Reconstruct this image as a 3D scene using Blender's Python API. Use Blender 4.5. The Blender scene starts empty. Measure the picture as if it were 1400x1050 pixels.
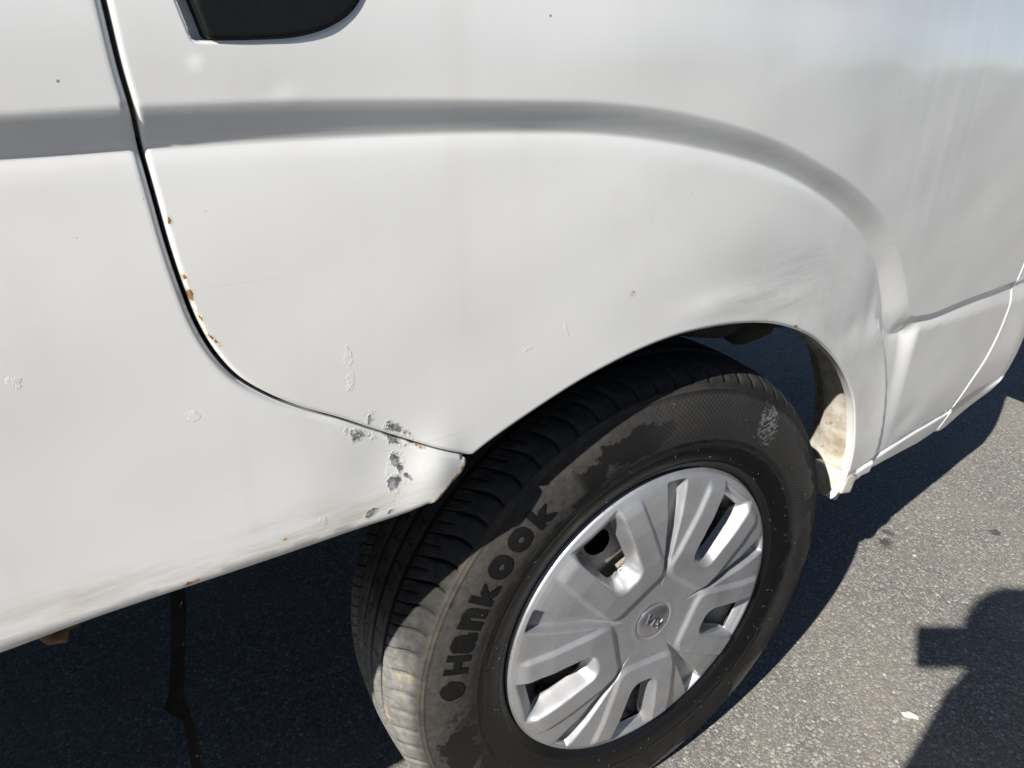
import bpy, bmesh, math, random
import numpy as np
from mathutils import Vector, Matrix
from mathutils.geometry import delaunay_2d_cdt

random.seed(7); rng = np.random.default_rng(11)
scn = bpy.context.scene
COL = scn.collection

# ------------------------------------------------------------------ camera
# metres; x runs along the side of the van towards its front, y into the van, z up
CAM = Vector((-0.5304, -0.4696, 0.9541))
RIGHT = Vector((0.83144, -0.55536, 0.01706)); DOWN = Vector((-0.21827, -0.35470, -0.90915)); FWD = Vector((0.51095, 0.75217, -0.41613))
cd = bpy.data.cameras.new('camera'); cam = bpy.data.objects.new('camera', cd); COL.objects.link(cam)
cam.matrix_world = Matrix(((RIGHT.x, -DOWN.x, -FWD.x, CAM.x), (RIGHT.y, -DOWN.y, -FWD.y, CAM.y), (RIGHT.z, -DOWN.z, -FWD.z, CAM.z), (0, 0, 0, 1)))
cd.sensor_width = 36; cd.sensor_fit = 'HORIZONTAL'; cd.lens = 25.2
cd.clip_start = 0.01; cd.clip_end = 2000
scn.camera = cam
scn.cycles.max_bounces = 6; scn.cycles.diffuse_bounces = 3; scn.cycles.glossy_bounces = 3; scn.cycles.transmission_bounces = 1

# ------------------------------------------------------------------ sky and sun
SUN = Vector((0.75445, 0.24731, -0.60799))        # direction the light travels
w = bpy.data.worlds.new('World'); scn.world = w; w.use_nodes = True
nt = w.node_tree; nt.nodes.clear()
sky = nt.nodes.new('ShaderNodeTexSky'); sky.sky_type = 'NISHITA'; sky.sun_disc = False
sky.sun_elevation = math.asin(-SUN.z); sky.sun_rotation = math.atan2(-SUN.x, -SUN.y)
sky.air_density = 0.55; sky.dust_density = 0.1; sky.ozone_density = 1.3
bg = nt.nodes.new('ShaderNodeBackground'); bg.inputs['Strength'].default_value = 0.05
wo = nt.nodes.new('ShaderNodeOutputWorld')
nt.links.new(sky.outputs[0], bg.inputs[0]); nt.links.new(bg.outputs[0], wo.inputs[0])
sl = bpy.data.lights.new('sun', 'SUN'); sl.energy = 5.0; sl.angle = math.radians(0.55); sl.color = (1.0, 0.962, 0.905)
so = bpy.data.objects.new('sun', sl); COL.objects.link(so)
so.rotation_euler = (-SUN).to_track_quat('Z', 'Y').to_euler(); so.location = -SUN * 20
scn.view_settings.view_transform = 'Standard'; scn.view_settings.look = 'None'
scn.view_settings.exposure = 0.93; scn.view_settings.gamma = 1.0; scn.view_settings.use_curve_mapping = False

# ------------------------------------------------------------------ helpers
def S(t):
    t = np.clip(t, 0, 1); return t * t * (3 - 2 * t)

def link(name, me, mat=None, parent=None):
    o = bpy.data.objects.new(name, me); COL.objects.link(o)
    if mat is not None: me.materials.append(mat)
    if parent is not None: o.parent = parent
    return o

def tag(o, label, cat=None, group=None, kind=None):
    if label: o['label'] = label
    if cat: o['category'] = cat
    if group: o['group'] = group
    if kind: o['kind'] = kind
    return o

def empty(name, loc=(0, 0, 0), parent=None, rz=0):
    o = bpy.data.objects.new(name, None); COL.objects.link(o); o.location = loc; o.rotation_euler = (0, 0, rz); o.empty_display_size = .1
    if parent is not None: o.parent = parent
    return o

def mesh(name, V, F, mat=None, parent=None, smooth=True):
    me = bpy.data.meshes.new(name); me.from_pydata([tuple(map(float, v)) for v in V], [], [tuple(map(int, f)) for f in F]); me.update()
    if smooth: me.polygons.foreach_set('use_smooth', np.ones(len(me.polygons), bool))
    return link(name, me, mat, parent)

def grid_mesh(name, P, mat=None, parent=None, wrap=False, keep=None, smooth=True):
    """P: (n, m, 3) grid of points, optional wrap in n; keep: (n, m-1) mask of faces."""
    n, m = P.shape[:2]
    i = np.arange(n if wrap else n - 1); j = np.arange(m - 1)
    I, J = np.meshgrid(i, j, indexing='ij'); I2 = (I + 1) % n
    F = np.stack([I * m + J, I2 * m + J, I2 * m + J + 1, I * m + J + 1], -1)
    F = F[keep] if keep is not None else F.reshape(-1, 4)
    me = bpy.data.meshes.new(name)
    me.vertices.add(n * m); me.vertices.foreach_set('co', P.reshape(-1).astype(np.float32))
    me.loops.add(F.size); me.loops.foreach_set('vertex_index', F.reshape(-1).astype(np.int32))
    me.polygons.add(len(F)); me.polygons.foreach_set('loop_start', np.arange(0, F.size, 4, dtype=np.int32))
    me.update(calc_edges=True); me.validate()
    if smooth: me.polygons.foreach_set('use_smooth', np.ones(len(me.polygons), bool))
    return link(name, me, mat, parent)

def bm_obj(name, bm, mat=None, parent=None, smooth=True, bevel=0):
    if bevel: bmesh.ops.bevel(bm, geom=list(bm.edges), offset=bevel, segments=2, profile=.5, affect='EDGES')
    me = bpy.data.meshes.new(name); bm.to_mesh(me); bm.free()
    if smooth: me.polygons.foreach_set('use_smooth', np.ones(len(me.polygons), bool))
    return link(name, me, mat, parent)

def add_box(bm, c, size, rot=None):
    M = Matrix.Translation(c) @ (rot.to_4x4() if rot else Matrix.Identity(4)) @ Matrix.Diagonal((*size, 1))
    return bmesh.ops.create_cube(bm, size=1, matrix=M)

def tube(bm, pts, rad, n=10, cap=True):
    pts = [Vector(p) for p in pts]; rings = []
    for k, p in enumerate(pts):
        d = (pts[min(k + 1, len(pts) - 1)] - pts[max(k - 1, 0)]).normalized()
        a = d.cross(Vector((0, 0, 1)) if abs(d.z) < .9 else Vector((1, 0, 0))).normalized(); b = d.cross(a)
        r = rad[k] if hasattr(rad, '__len__') else rad
        rings.append([bm.verts.new(p + (a * math.cos(t) + b * math.sin(t)) * r) for t in [2 * math.pi * q / n for q in range(n)]])
    for A, B in zip(rings, rings[1:]):
        for q in range(n): bm.faces.new((A[q], A[(q + 1) % n], B[(q + 1) % n], B[q]))
    if cap: bm.faces.new(rings[0][::-1]); bm.faces.new(rings[-1])

def catmull(pts, step=.004):
    """smooth curve through points: Hermite with chord-length tangents"""
    p = np.array(pts, float); h = np.linalg.norm(np.diff(p, axis=0), axis=1); v = np.diff(p, axis=0) / h[:, None]
    m = np.vstack([v[:1], (v[1:] * h[:-1, None] + v[:-1] * h[1:, None]) / (h[1:] + h[:-1])[:, None], v[-1:]]); out = []
    for i in range(len(p) - 1):
        n = max(1, int(round(h[i] / step)))
        for k in range(n):
            t = k / n
            out.append((2 * t ** 3 - 3 * t * t + 1) * p[i] + (t ** 3 - 2 * t * t + t) * h[i] * m[i] + (3 * t * t - 2 * t ** 3) * p[i + 1] + (t ** 3 - t * t) * h[i] * m[i + 1])
    out.append(p[-1]); return np.array(out)

def line(pts, step=.006):
    out = []; p = np.array(pts, float)
    for a, b in zip(p, p[1:]):
        n = max(1, int(round(np.linalg.norm(b - a) / step)))
        out += [a + (b - a) * k / n for k in range(n)]
    out.append(p[-1]); return np.array(out)

def dist_pl(Q, pl, signed=False, cap=None):
    """distance of points Q to polyline pl; signed: positive on the left of its direction"""
    Q = np.asarray(Q)
    if cap is not None:
        c = pl[::12] if len(pl) > 24 else pl; c = np.vstack([c, pl[-1:]]); far = np.full(len(Q), True)
        L_ = np.max(np.linalg.norm(np.diff(pl, axis=0), axis=1)) * 13
        for p in c: far &= np.abs(Q[:, 0] - p[0]) + np.abs(Q[:, 1] - p[1]) > (cap + L_) * 1.5
        out = np.full(len(Q), 9.); out[~far] = dist_pl(Q[~far], pl); return out
    best = np.full(len(Q), 1e9); sg = np.ones(len(Q))
    A = pl[:-1]; B = pl[1:]
    for a, b in zip(A, B):
        d = b - a; L = d @ d
        if L < 1e-14: continue
        v = Q - a; t = np.clip((v @ d) / L, 0, 1); e = v - t[:, None] * d; r = np.hypot(e[:, 0], e[:, 1])
        m = r < best - 1e-9
        best[m] = r[m]
        if signed: sg[m] = np.sign(d[0] * v[m, 1] - d[1] * v[m, 0])
    return best * sg if signed else best

def inside(Q, poly):
    x, z = Q[:, 0], Q[:, 1]; c = np.zeros(len(Q), bool)
    for (x1, z1), (x2, z2) in zip(poly, np.roll(poly, -1, 0)):
        if z1 == z2: continue
        c ^= ((z1 > z) != (z2 > z)) & (x < (x2 - x1) * (z - z1) / (z2 - z1) + x1)
    return c

# ------------------------------------------------------------------ material helpers
class NT:
    def __init__(s, name):
        s.m = bpy.data.materials.new(name); s.m.use_nodes = True; s.t = s.m.node_tree; s.t.nodes.clear()
        s.out = s.n('ShaderNodeOutputMaterial'); s.b = s.n('ShaderNodeBsdfPrincipled'); s.l(s.b.outputs[0], s.out.inputs[0])
        s.tc = s.n('ShaderNodeTexCoord').outputs['Object']
    def n(s, t, **k):
        x = s.t.nodes.new(t)
        for a, b in k.items(): setattr(x, a, b)
        return x
    def l(s, a, b): s.t.links.new(a, b)
    def put(s, sock, v):
        if hasattr(v, 'links') or isinstance(v, bpy.types.NodeSocket): s.l(v, sock)
        else: sock.default_value = v
    def math(s, op, a, b=None, c=None, clamp=False):
        x = s.n('ShaderNodeMath', operation=op, use_clamp=clamp); s.put(x.inputs[0], a)
        if b is not None: s.put(x.inputs[1], b)
        if c is not None: s.put(x.inputs[2], c)
        return x.outputs[0]
    def step(s, v, lo, hi, a=0., b=1.):
        x = s.n('ShaderNodeMapRange', interpolation_type='SMOOTHSTEP'); s.put(x.inputs[0], v)
        for i, q in enumerate((lo, hi, a, b)): x.inputs[i + 1].default_value = q
        return x.outputs[0]
    def scale(s, v=None, sc=(1, 1, 1), loc=(0, 0, 0), rot=(0, 0, 0)):
        x = s.n('ShaderNodeMapping'); s.l(v or s.tc, x.inputs[0]); x.inputs['Scale'].default_value = sc; x.inputs['Location'].default_value = loc; x.inputs['Rotation'].default_value = rot
        return x.outputs[0]
    def noise(s, sc, det=3, rough=.55, v=None, dist=0, col=False):
        x = s.n('ShaderNodeTexNoise'); s.l(v or s.tc, x.inputs['Vector']); x.inputs['Scale'].default_value = sc; x.inputs['Detail'].default_value = det; x.inputs['Roughness'].default_value = rough; x.inputs['Distortion'].default_value = dist
        return x.outputs['Color' if col else 'Fac']
    def voro(s, sc, v=None, feat='F1', rnd=1., out='Distance'):
        x = s.n('ShaderNodeTexVoronoi', feature=feat); s.l(v or s.tc, x.inputs['Vector']); x.inputs['Scale'].default_value = sc; x.inputs['Randomness'].default_value = rnd
        return x.outputs[out]
    def mix(s, f, a, b, mode='MIX'):
        x = s.n('ShaderNodeMix', data_type='RGBA', blend_type=mode); s.put(x.inputs[0], f)
        for i, v in ((6, a), (7, b)):
            if isinstance(v, tuple): v = (*v[:3], 1)
            s.put(x.inputs[i], v)
        return x.outputs[2]
    def sep(s, v=None):
        x = s.n('ShaderNodeSeparateXYZ'); s.l(v or s.tc, x.inputs[0]); return x.outputs
    def comb(s, x, y, z):
        q = s.n('ShaderNodeCombineXYZ')
        for i, v in enumerate((x, y, z)): s.put(q.inputs[i], v)
        return q.outputs[0]
    def attr(s, nm):
        x = s.n('ShaderNodeAttribute'); x.attribute_name = nm; return x.outputs['Fac']
    def bump(s, h, strength=.5, dist=.001, nrm=None):
        x = s.n('ShaderNodeBump'); x.inputs['Strength'].default_value = strength; x.inputs['Distance'].default_value = dist; s.l(h, x.inputs['Height'])
        if nrm is not None: s.l(nrm, x.inputs['Normal'])
        return x.outputs[0]
    def set(s, **k):
        for a, v in k.items():
            if isinstance(v, tuple) and len(v) == 3: v = (*v, 1)
            s.put(s.b.inputs[a.replace('_', ' ')], v)
        return s

GREY = [(-.3666, .7020, .017, .0068, -.45), (-.3340, .6975, .016, .0060, -.62), (-.3365, .6885, .017, .0056, -.60), (-.3560, .7130, .003, .007, 0),
        (-.3375, .6735, .0040, .0095, .1), (-.3330, .6630, .0042, .0085, .5), (-.3395, .6535, .0072, .0080, 0), (-.3290, .6560, .003, .008, .6), (-.3622, .6310, .008, .0040, .3), (-.345, .6275, .006, .003, .2)]
PEEL = [(-.3674, .7629, .0045, .012, .1), (-.3679, .7440, .0050, .013, -.1), (-.3565, .7135, .006, .011, 0), (-.3976, .6385, .003, .010, .1), 
        (-.5557, .7896, .007, .005, 0), (-.4714, .7459, .006, .005, 0), (-.2181, .737, .008, .002, .2), (-.1777, .7482, .0020, .012, .3), (-.315, .622, .016, .006, .2), (.4109, .607, .012, .006, .6), (.392, .650, .0030, .035, .25),
        (.318, .643, .012, .004, .5), (.335, .560, .010, .004, .2), (-.335, .692, .026, .010, -.6), (-.337, .662, .011, .024, 0), (-.366, .702, .022, .009, -.4)]
RUST = [(-.4650, .8668, .0026, .0055, .2), (-.4620, .8350, .0028, .0060, .2), (-.4605, .8215, .0030, .0085, .2), (-.4580, .8090, .0026, .0110, .3), (-.4535, .7950, .0024, .0120, .6), (-.1042, .7667, .0050, .0050, 0), (-.4268, .6349, .005, .004, 0),
        (-.491, .6245, .013, .0035, 0), (-.3200, .6800, .016, .0026, -.55), (.1676, .6803, .014, .0035, -.3), (-.2740, .6535, .006, .005, 0), (-.300, .628, .016, .0045, .7), (-.32, .621, .014, .004, .2), (-.2880, .6400, .020, .0045, .78)]
def field(Q, items):
    """soft ellipses (x, z, rx, rz, angle): max of 1 - normalised distance, floor -1"""
    acc = np.full(len(Q), -1.0)
    for (cx, cz, rx, rz, a) in items:
        c, s_ = math.cos(a), math.sin(a); dx = Q[:, 0] - cx; dz = Q[:, 1] - cz
        acc = np.maximum(acc, 1 - np.hypot((dx * c + dz * s_) / rx, (-dx * s_ + dz * c) / rz))
    return acc

# ---- white van paint, old, with chips, peeled strips, rust nibs and road film
def make_paint(name, worn):
    M = NT(name)
    X, Y, Z = M.sep()
    base = M.mix(M.step(M.noise(5, 3, .6), .35, .7), (.71, .708, .690), (.68, .677, .655))
    streak = M.noise(1, 3, .6, v=M.scale(sc=(26, 26, 1.6)))
    base = M.mix(M.math('MULTIPLY', M.step(streak, .52, .8), .30), base, (.60, .57, .49))
    blot = M.noise(9, 5, .68)
    base = M.mix(M.math('MULTIPLY', M.step(blot, .53, .75), .22), base, (.57, .56, .52))
    # road film thrown up round the wheel and along the lower edge (has a ragged upper limit)
    film = M.noise(1, 5, .7, v=M.scale(sc=(7, 7, 55)))
    low = M.math('MULTIPLY', M.step(M.math('ADD', Z, M.math('MULTIPLY', film, -.05)), .635, .595), M.step(X, -.27, -.30))
    dirty = M.math('MULTIPLY', low, M.step(film, .40, .66))
    base = M.mix(M.math('MULTIPLY', dirty, .52), base, (.30, .25, .18))
    archd = M.math('SQRT', M.math('ADD', M.math('POWER', M.math('SUBTRACT', X, .05), 2.), M.math('POWER', M.math('SUBTRACT', Z, .31), 2.)))
    ring = M.math('MULTIPLY', M.step(archd, .50, .40), M.step(X, .0, .12))
    base = M.mix(M.math('MULTIPLY', M.math('MULTIPLY', ring, M.step(M.noise(16, 5, .7), .4, .68)), .32), base, (.46, .43, .37))
    # rubbed, greyed patch above the front of the arch with long fine scores
    sx = M.math('DIVIDE', M.math('SUBTRACT', X, .13), .20); sz = M.math('DIVIDE', M.math('SUBTRACT', Z, .735), .050)
    sz = M.math('ADD', sz, M.math('MULTIPLY', M.math('MULTIPLY', sx, sx), .9))
    zone = M.step(M.math('ADD', M.math('ADD', M.math('MULTIPLY', sx, sx), M.math('MULTIPLY', sz, sz)), M.math('MULTIPLY', M.noise(22, 4, .7), 1.1)), 1.5, .5)
    score = M.noise(1, 4, .7, v=M.scale(sc=(14, 14, 170), rot=(0, .35, 0)))
    base = M.mix(M.math('MULTIPLY', zone, M.step(score, .35, .7, .22, .62)), base, (.43, .43, .43))
    # dark specks
    sp = M.n('ShaderNodeTexVoronoi'); M.l(M.tc, sp.inputs['Vector']); sp.inputs['Scale'].default_value = 30
    rnd = M.sep(sp.outputs['Color'])[0]
    speck = M.math('MULTIPLY', M.step(sp.outputs['Distance'], .036, .022), M.step(rnd, .74, .76))
    base = M.mix(M.math('MULTIPLY', speck, .8), base, (.10, .085, .07))
    sp2 = M.n('ShaderNodeTexVoronoi'); M.l(M.tc, sp2.inputs['Vector']); sp2.inputs['Scale'].default_value = 85
    rnd2 = M.sep(sp2.outputs['Color'])[1]
    speck2 = M.math('MULTIPLY', M.step(sp2.outputs['Distance'], .06, .03), M.step(rnd2, .80, .82))
    base = M.mix(M.math('MULTIPLY', speck2, .45), base, (.22, .19, .15))
    # fine scratches
    sc = M.noise(1, 2, .5, v=M.scale(sc=(4, 4, 240), rot=(0, .25, 0)))
    scm = M.math('MULTIPLY', M.step(sc, .70, .74), M.step(M.noise(7, 2), .5, .62))
    base = M.mix(M.math('MULTIPLY', scm, .25), base, (.45, .45, .45))
    h = M.math('MULTIPLY', M.noise(14, 2, .5), 3.0)
    wearmask = None
    if worn:
        # chips down to grey primer
        n1 = M.math('SUBTRACT', M.noise(130, 5, .72), .5)
        n2 = M.math('SUBTRACT', M.noise(48, 3, .6), .5)
        nz = M.math('ADD', M.math('MULTIPLY', n1, 2.5), M.math('MULTIPLY', n2, 1.3))
        fg = M.math('ADD', M.attr('chip'), nz)
        chip = M.step(fg, .38, .46)
        rim = M.math('MULTIPLY', M.step(fg, .20, .36), M.step(fg, .48, .40))
        base = M.mix(chip, base, M.mix(M.step(M.noise(200, 4, .7), .38, .62), (.085, .085, .088), (.31, .312, .32)))
        # lifted, blistered paint: relief only
        fp = M.math('ADD', M.attr('peel'), M.math('MULTIPLY', nz, .9))
        pl = M.step(fp, .30, .42)
        # rust
        fr = M.math('ADD', M.attr('rust'), M.math('MULTIPLY', nz, .9))
        rm = M.step(fr, .54, .70); rs = M.step(fr, .05, .5)
        base = M.mix(M.math('MULTIPLY', rs, .45), base, (.58, .46, .28))
        base = M.mix(rm, base, M.mix(M.noise(160, 3), (.11, .042, .016), (.36, .18, .06)))
        h = M.math('ADD', h, M.math('ADD', M.math('MULTIPLY', chip, -9.0), M.math('MULTIPLY', rim, 6.)))
        h = M.math('ADD', h, M.math('MULTIPLY', M.math('MULTIPLY', pl, M.noise(260, 3, .7)), 5.))
        h = M.math('ADD', h, M.math('MULTIPLY', rm, M.math('MULTIPLY', M.noise(300, 2), 10.)))
        wearmask = M.math('MAXIMUM', chip, rm)
    nr = M.bump(h, .75, .00008)
    ro = M.step(blot, .3, .7, .28, .42)
    if worn: ro = M.math('ADD', ro, M.math('MULTIPLY', wearmask, .3))
    M.set(Base_Color=base, Roughness=ro, Normal=nr, Coat_Weight=1.0, Coat_Roughness=.12, Specular_IOR_Level=.4)
    return M.m

def plain(name, col, rough=.6, metal=0., bump=0, bscale=80, var=.25, col2=None, **k):
    M = NT(name)
    c = M.mix(M.step(M.noise(bscale * .35, 4, .65), .3, .7), col, col2 or tuple(v * (1 - var) for v in col))
    M.set(Base_Color=c, Roughness=rough, Metallic=metal, **k)
    if bump: M.set(Normal=M.bump(M.noise(bscale, 4, .6), bump, .001))
    return M.m

PAINT = make_paint('white_paint', False); WORN = make_paint('chipped_white_paint', True)
BLACKPL = plain('black_plastic', (.007, .0075, .008), .5, bump=.12, bscale=300, Specular_IOR_Level=.22)
DARKMET = plain('dark_underbody', (.018, .018, .019), .8, bump=.3, bscale=60, col2=(.035, .03, .026))
def make_cream():
    M = NT('dirty_cream_paint')
    c = M.mix(M.step(M.noise(22, 4, .7), .4, .7), (.50, .48, .41), (.30, .25, .18))
    c = M.mix(M.step(M.noise(60, 4, .7), .60, .68), c, (.16, .09, .045))
    M.set(Base_Color=c, Roughness=.6, Normal=M.bump(M.noise(120, 4, .6), .25, .001)); return M.m
CREAM = make_cream()

# ------------------------------------------------------------------ ground
def make_asphalt():
    M = NT('asphalt')
    wv = M.n('ShaderNodeMix', data_type='VECTOR'); wv.inputs[0].default_value = .0035
    M.l(M.tc, wv.inputs[4]); M.l(M.noise(90, 2, col=True), wv.inputs[5]); v = wv.outputs[1]
    big = M.n('ShaderNodeTexVoronoi'); M.l(v, big.inputs['Vector']); big.inputs['Scale'].default_value = 185
    sm = M.n('ShaderNodeTexVoronoi'); M.l(v, sm.inputs['Vector']); sm.inputs['Scale'].default_value = 470
    r1 = M.sep(big.outputs['Color']); r2 = M.sep(sm.outputs['Color'])
    def ramp(f, stops):
        x = M.n('ShaderNodeValToRGB'); M.l(f, x.inputs[0]); e = x.color_ramp.elements
        while len(e) < len(stops): e.new(.5)
        for q, (p, c) in zip(e, stops): q.position = p; q.color = (*c, 1)
        return x.outputs[0]
    c1 = ramp(r1[0], [(0, (.13, .127, .122)), (.35, (.20, .194, .184)), (.6, (.265, .254, .236)), (.82, (.315, .298, .27)), (.95, (.37, .355, .33)), (1, (.46, .45, .43))])
    c2 = ramp(r2[0], [(0, (.11, .107, .104)), (.5, (.205, .198, .186)), (.85, (.30, .288, .265)), (1, (.44, .43, .41))])
    isbig = M.step(r1[1], .42, .5)
    st = M.mix(isbig, c2, c1)
    binder = (.105, .103, .100)
    gap = M.math('ADD', M.math('MULTIPLY', isbig, M.step(big.outputs['Distance'], .72, .45)), M.math('MULTIPLY', M.math('SUBTRACT', 1., isbig), M.step(sm.outputs['Distance'], .75, .45)))
    exposed = M.step(M.noise(60, 3, .6), .25, .5, .35, 1.)
    c = M.mix(M.math('MULTIPLY', gap, exposed), binder, st)
    c = M.mix(M.step(M.noise(3, 5, .6), .35, .7), c, M.mix(.35, c, (.26, .24, .205)))
    c = M.mix(M.math('MULTIPLY', M.step(M.noise(2.2, 4, .6, v=M.scale(loc=(3.1, 1.7, 0))), .50, .72), .45), c, M.mix(.5, c, (.11, .108, .104)))
    tint = M.math('MULTIPLY', M.step(M.noise(24, 3, .6), .62, .74), .35)
    c = M.mix(tint, c, (.34, .255, .165))
    # oil drips
    X, Y, Z = M.sep(); acc = None
    for (cx, cy, r) in ((.873, .133, .026), (.915, .150, .017), (1.12, .02, .02)):
        d = M.math('SQRT', M.math('ADD', M.math('POWER', M.math('SUBTRACT', X, cx), 2.), M.math('POWER', M.math('SUBTRACT', Y, cy), 2.)))
        d = M.math('SUBTRACT', 1., M.math('DIVIDE', d, r)); acc = d if acc is None else M.math('MAXIMUM', acc, d)
    drip = M.step(M.math('ADD', acc, M.math('MULTIPLY', M.math('SUBTRACT', M.noise(70, 4, .7), .5), 2.2)), .15, .6)
    c = M.mix(M.math('MULTIPLY', drip, .75), c, (.03, .029, .028))
    hb = M.math('MULTIPLY', M.step(big.outputs['Distance'], .75, .1), M.math('ADD', r1[2], .2))
    hs = M.math('MULTIPLY', M.step(sm.outputs['Distance'], .75, .1), M.math('ADD', r2[2], .2))
    h = M.math('ADD', M.math('MULTIPLY', isbig, hb), M.math('MULTIPLY', M.math('SUBTRACT', 1., isbig), M.math('MULTIPLY', hs, .55)))
    h = M.math('ADD', h, M.math('MULTIPLY', M.noise(500, 1, .6), .25))
    c = M.mix(1., c, (.93, .915, .89), 'MULTIPLY')
    M.set(Base_Color=c, Roughness=.82, Normal=M.bump(h, .8, .0013), Specular_IOR_Level=.35)
    return M.m
ASPH = make_asphalt()
n_ = 60
gx = np.sign(np.linspace(-1, 1, n_)) * np.abs(np.linspace(-1, 1, n_)) ** 3 * 600
GX, GY = np.meshgrid(gx, gx, indexing='ij')
ground = grid_mesh('asphalt_ground', np.stack([GX, GY, 0.0 * GX], -1), ASPH)
tag(ground, 'grey worn asphalt ground of the parking area', None, None, 'structure')

# ------------------------------------------------------------------ the van
van = empty('van', (0, 0, 0))
tag(van, 'old white van with chipped paint, wheel arch and silver hubcap', 'van')

def Yb(x, z):
    u = np.clip(x + .15, 0, 9); y = -.03 + np.where(u < .4, .15 * u * u, .024 + .12 * (u - .4))
    y = y + .02 * S((x - .2) / .15) * np.clip((.447 - z) / .14, 0, 1) ** 2
    y = y + .055 * np.clip(z - .945, 0, 9) * S((z - .945) / .06)
    return y

SEAM = catmull([(-.482, 1.34), (-.4815, 1.15), (-.478, 1.02), (-.4762, .9755), (-.4746, .9428), (-.4728, .9254), (-.4713, .9035), (-.4695, .8795), (-.4673, .8517), (-.4642, .8277), (-.4598, .8043), (-.4527, .7838), (-.4420, .7655), (-.4252, .7490), (-.4029, .7328), (-.3765, .7172), (-.3525, .7015), (-.3266, .6855), (-.2807, .6601), (-.2695, .6540)], .0027)
ARCH = catmull([(-.2695, .6540), (-.2541, .6613), (-.2004, .6815), (-.1379, .7000), (-.0666, .7120), (-.0325, .7138), (.008, .7122), (.0572, .7067), (.1206, .693), (.1625, .6788), (.2089, .6584), (.2606, .6278), (.3073, .5925), (.3483, .5538), (.3766, .5169), (.3956, .4768), (.4087, .4383), (.4187, .3927)], .003)
BOT = np.array(catmull([(-2.6, .905), (-1.2, .9035), (-.5357, .9034), (-.4683, .9050), (-.3687, .9064), (-.2358, .9048), (-.1482, .9002), (-.0797, .8917), (-.0072, .879), (.0715, .8612), (.1587, .8329), (.233, .8019), (.3044, .7633), (.3699, .7116), (.4126, .6588), (.436, .622), (.460, .601), (.51, .592), (.62, .580), (1.0655, .5373), (1.4, .505)], .003))
TOP = np.array(list(catmull([(-2.6, .9265), (-1.2, .9255), (-.5306, .925), (-.4765, .9272), (-.4094, .9288), (-.2363, .9269), (-.1504, .9237), (-.0836, .917), (-.0024, .9031), (.0766, .8842), (.1562, .8587), (.2484, .8245), (.3338, .7815), (.4052, .7252), (.4582, .6707), (.486, .638), (.508, .6215), (.545, .6135), (.7177, .6034), (1.0188, .5871), (1.4, .567)], .003)))
BOTC = np.vstack([BOT[BOT[:, 0] > -.7][::4], BOT[-1:]]); BOTC = np.vstack([BOT[:1], BOTC]); TOPC = np.vstack([TOP[:1], TOP[TOP[:, 0] > -.7][::4], TOP[-1:]])
CREASE = catmull([(.4092, .6228), (.445, .575), (.4744, .5096), (.490, .45), (.4975, .40), (.496, .33)], .01)
SILLF = line([(.41, .374), (.479, .3790), (.57, .376), (.6698, .3700), (.81, .3580), (1.1, .350)], .003)
DENTS = [(-.3971, .9354, .007, .005, .0002), (-.388, .931, .009, .005, -.00010), (.095, .755, .075, .030, .0022), (.02, .735, .06, .012, -.0013), (.17, .735, .05, .030, .0016), (.14, .715, .04, .008, -.0006), (.372, .66, .018, .045, .0011), (.318, .643, .020, .014, .0007), (.30, .70, .05, .05, -.0007),
         (-.302, .652, .020, .028, -.0042), (-.352, .668, .030, .034, .0020), (-.56, .70, .08, .08, .0010), (.66, .80, .10, .10, .0012), (.70, .70, .12, .05, -.0008), (.60, .42, .05, .025, .0022), (-.2, .80, .15, .05, -.0008), (-.437, .948, .0020, .0036, -.00028), (.385, .92, .012, .20, .00016), (.47, .95, .014, .25, -.00020), (.53, .92, .010, .22, .00014)]

def relief(Q):
    x, z = Q[:, 0], Q[:, 1]
    dB = dist_pl(Q, BOTC, True); dT = dist_pl(Q, TOPC, True)
    t = np.clip(dB / np.maximum(dB - dT, 1e-6), 0, 1)
    t = np.where(dB <= 0, 0., np.where(dT >= 0, 1., t))
    m = S((x - .50) / .05) * S((.66 - z) / .03)
    A = np.interp(x, [-.1, .16, .34, .45], [.0082, .0092, .0118, .0138])
    tt = np.clip(t, 0, 1)
    p1 = A * (1 - (.60 * tt + .40 * S(tt)))
    p2 = .0055 * np.where(tt > .86, S((1 - tt) / .14), S(tt / .86) * .55 + .45 * tt / .86)
    mid = p1 * (1 - m) + p2 * m
    d = np.maximum(-dB, 0)
    low = (1 - m) * (.0010 * np.exp(-(d / .006) ** 1.6) + (A - .0010) * np.exp(-d / .085))
    off = np.where(dB > 0, mid, low)
    # arch flare ridge
    dC = dist_pl(Q, CREASE, True)          # positive to the front side (left of downward direction)
    zz = S((.66 - z) / .06)
    fl = np.where(dC > 0, 1 - S(dC / .014), np.exp(np.minimum(dC, 0) / .07))
    off = off - .0055 * fl * zz * S((x - .15) / .15)
    # sill strip proud of the panel above it
    dS = dist_pl(Q, SILLF, True)
    off = off + np.where(x > .30, -.0022 * (1 - S((dS + .0030) / .0045)) + .0022 * np.exp(-((dS - .0035) / .0028) ** 2), 0) * S((x - .42) / .05)
    for (cx, cz, rx, rz, a) in DENTS:
        off = off + a * np.exp(-((x - cx) / rx) ** 2 - ((z - cz) / rz) ** 2)
    off = off + .00035 * np.sin(x * 17 + 2 * np.sin(z * 9)) * np.sin(z * 13 + 1.3) + .00016 * np.sin(x * 43 + z * 31) + .00012 * np.sin(z * 61 - x * 22)
    return off

def roll(d, r):
    d = np.clip(d, .06 * r, r); return r - np.sqrt(np.maximum(r * r - (r - d) ** 2, 0))

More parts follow.
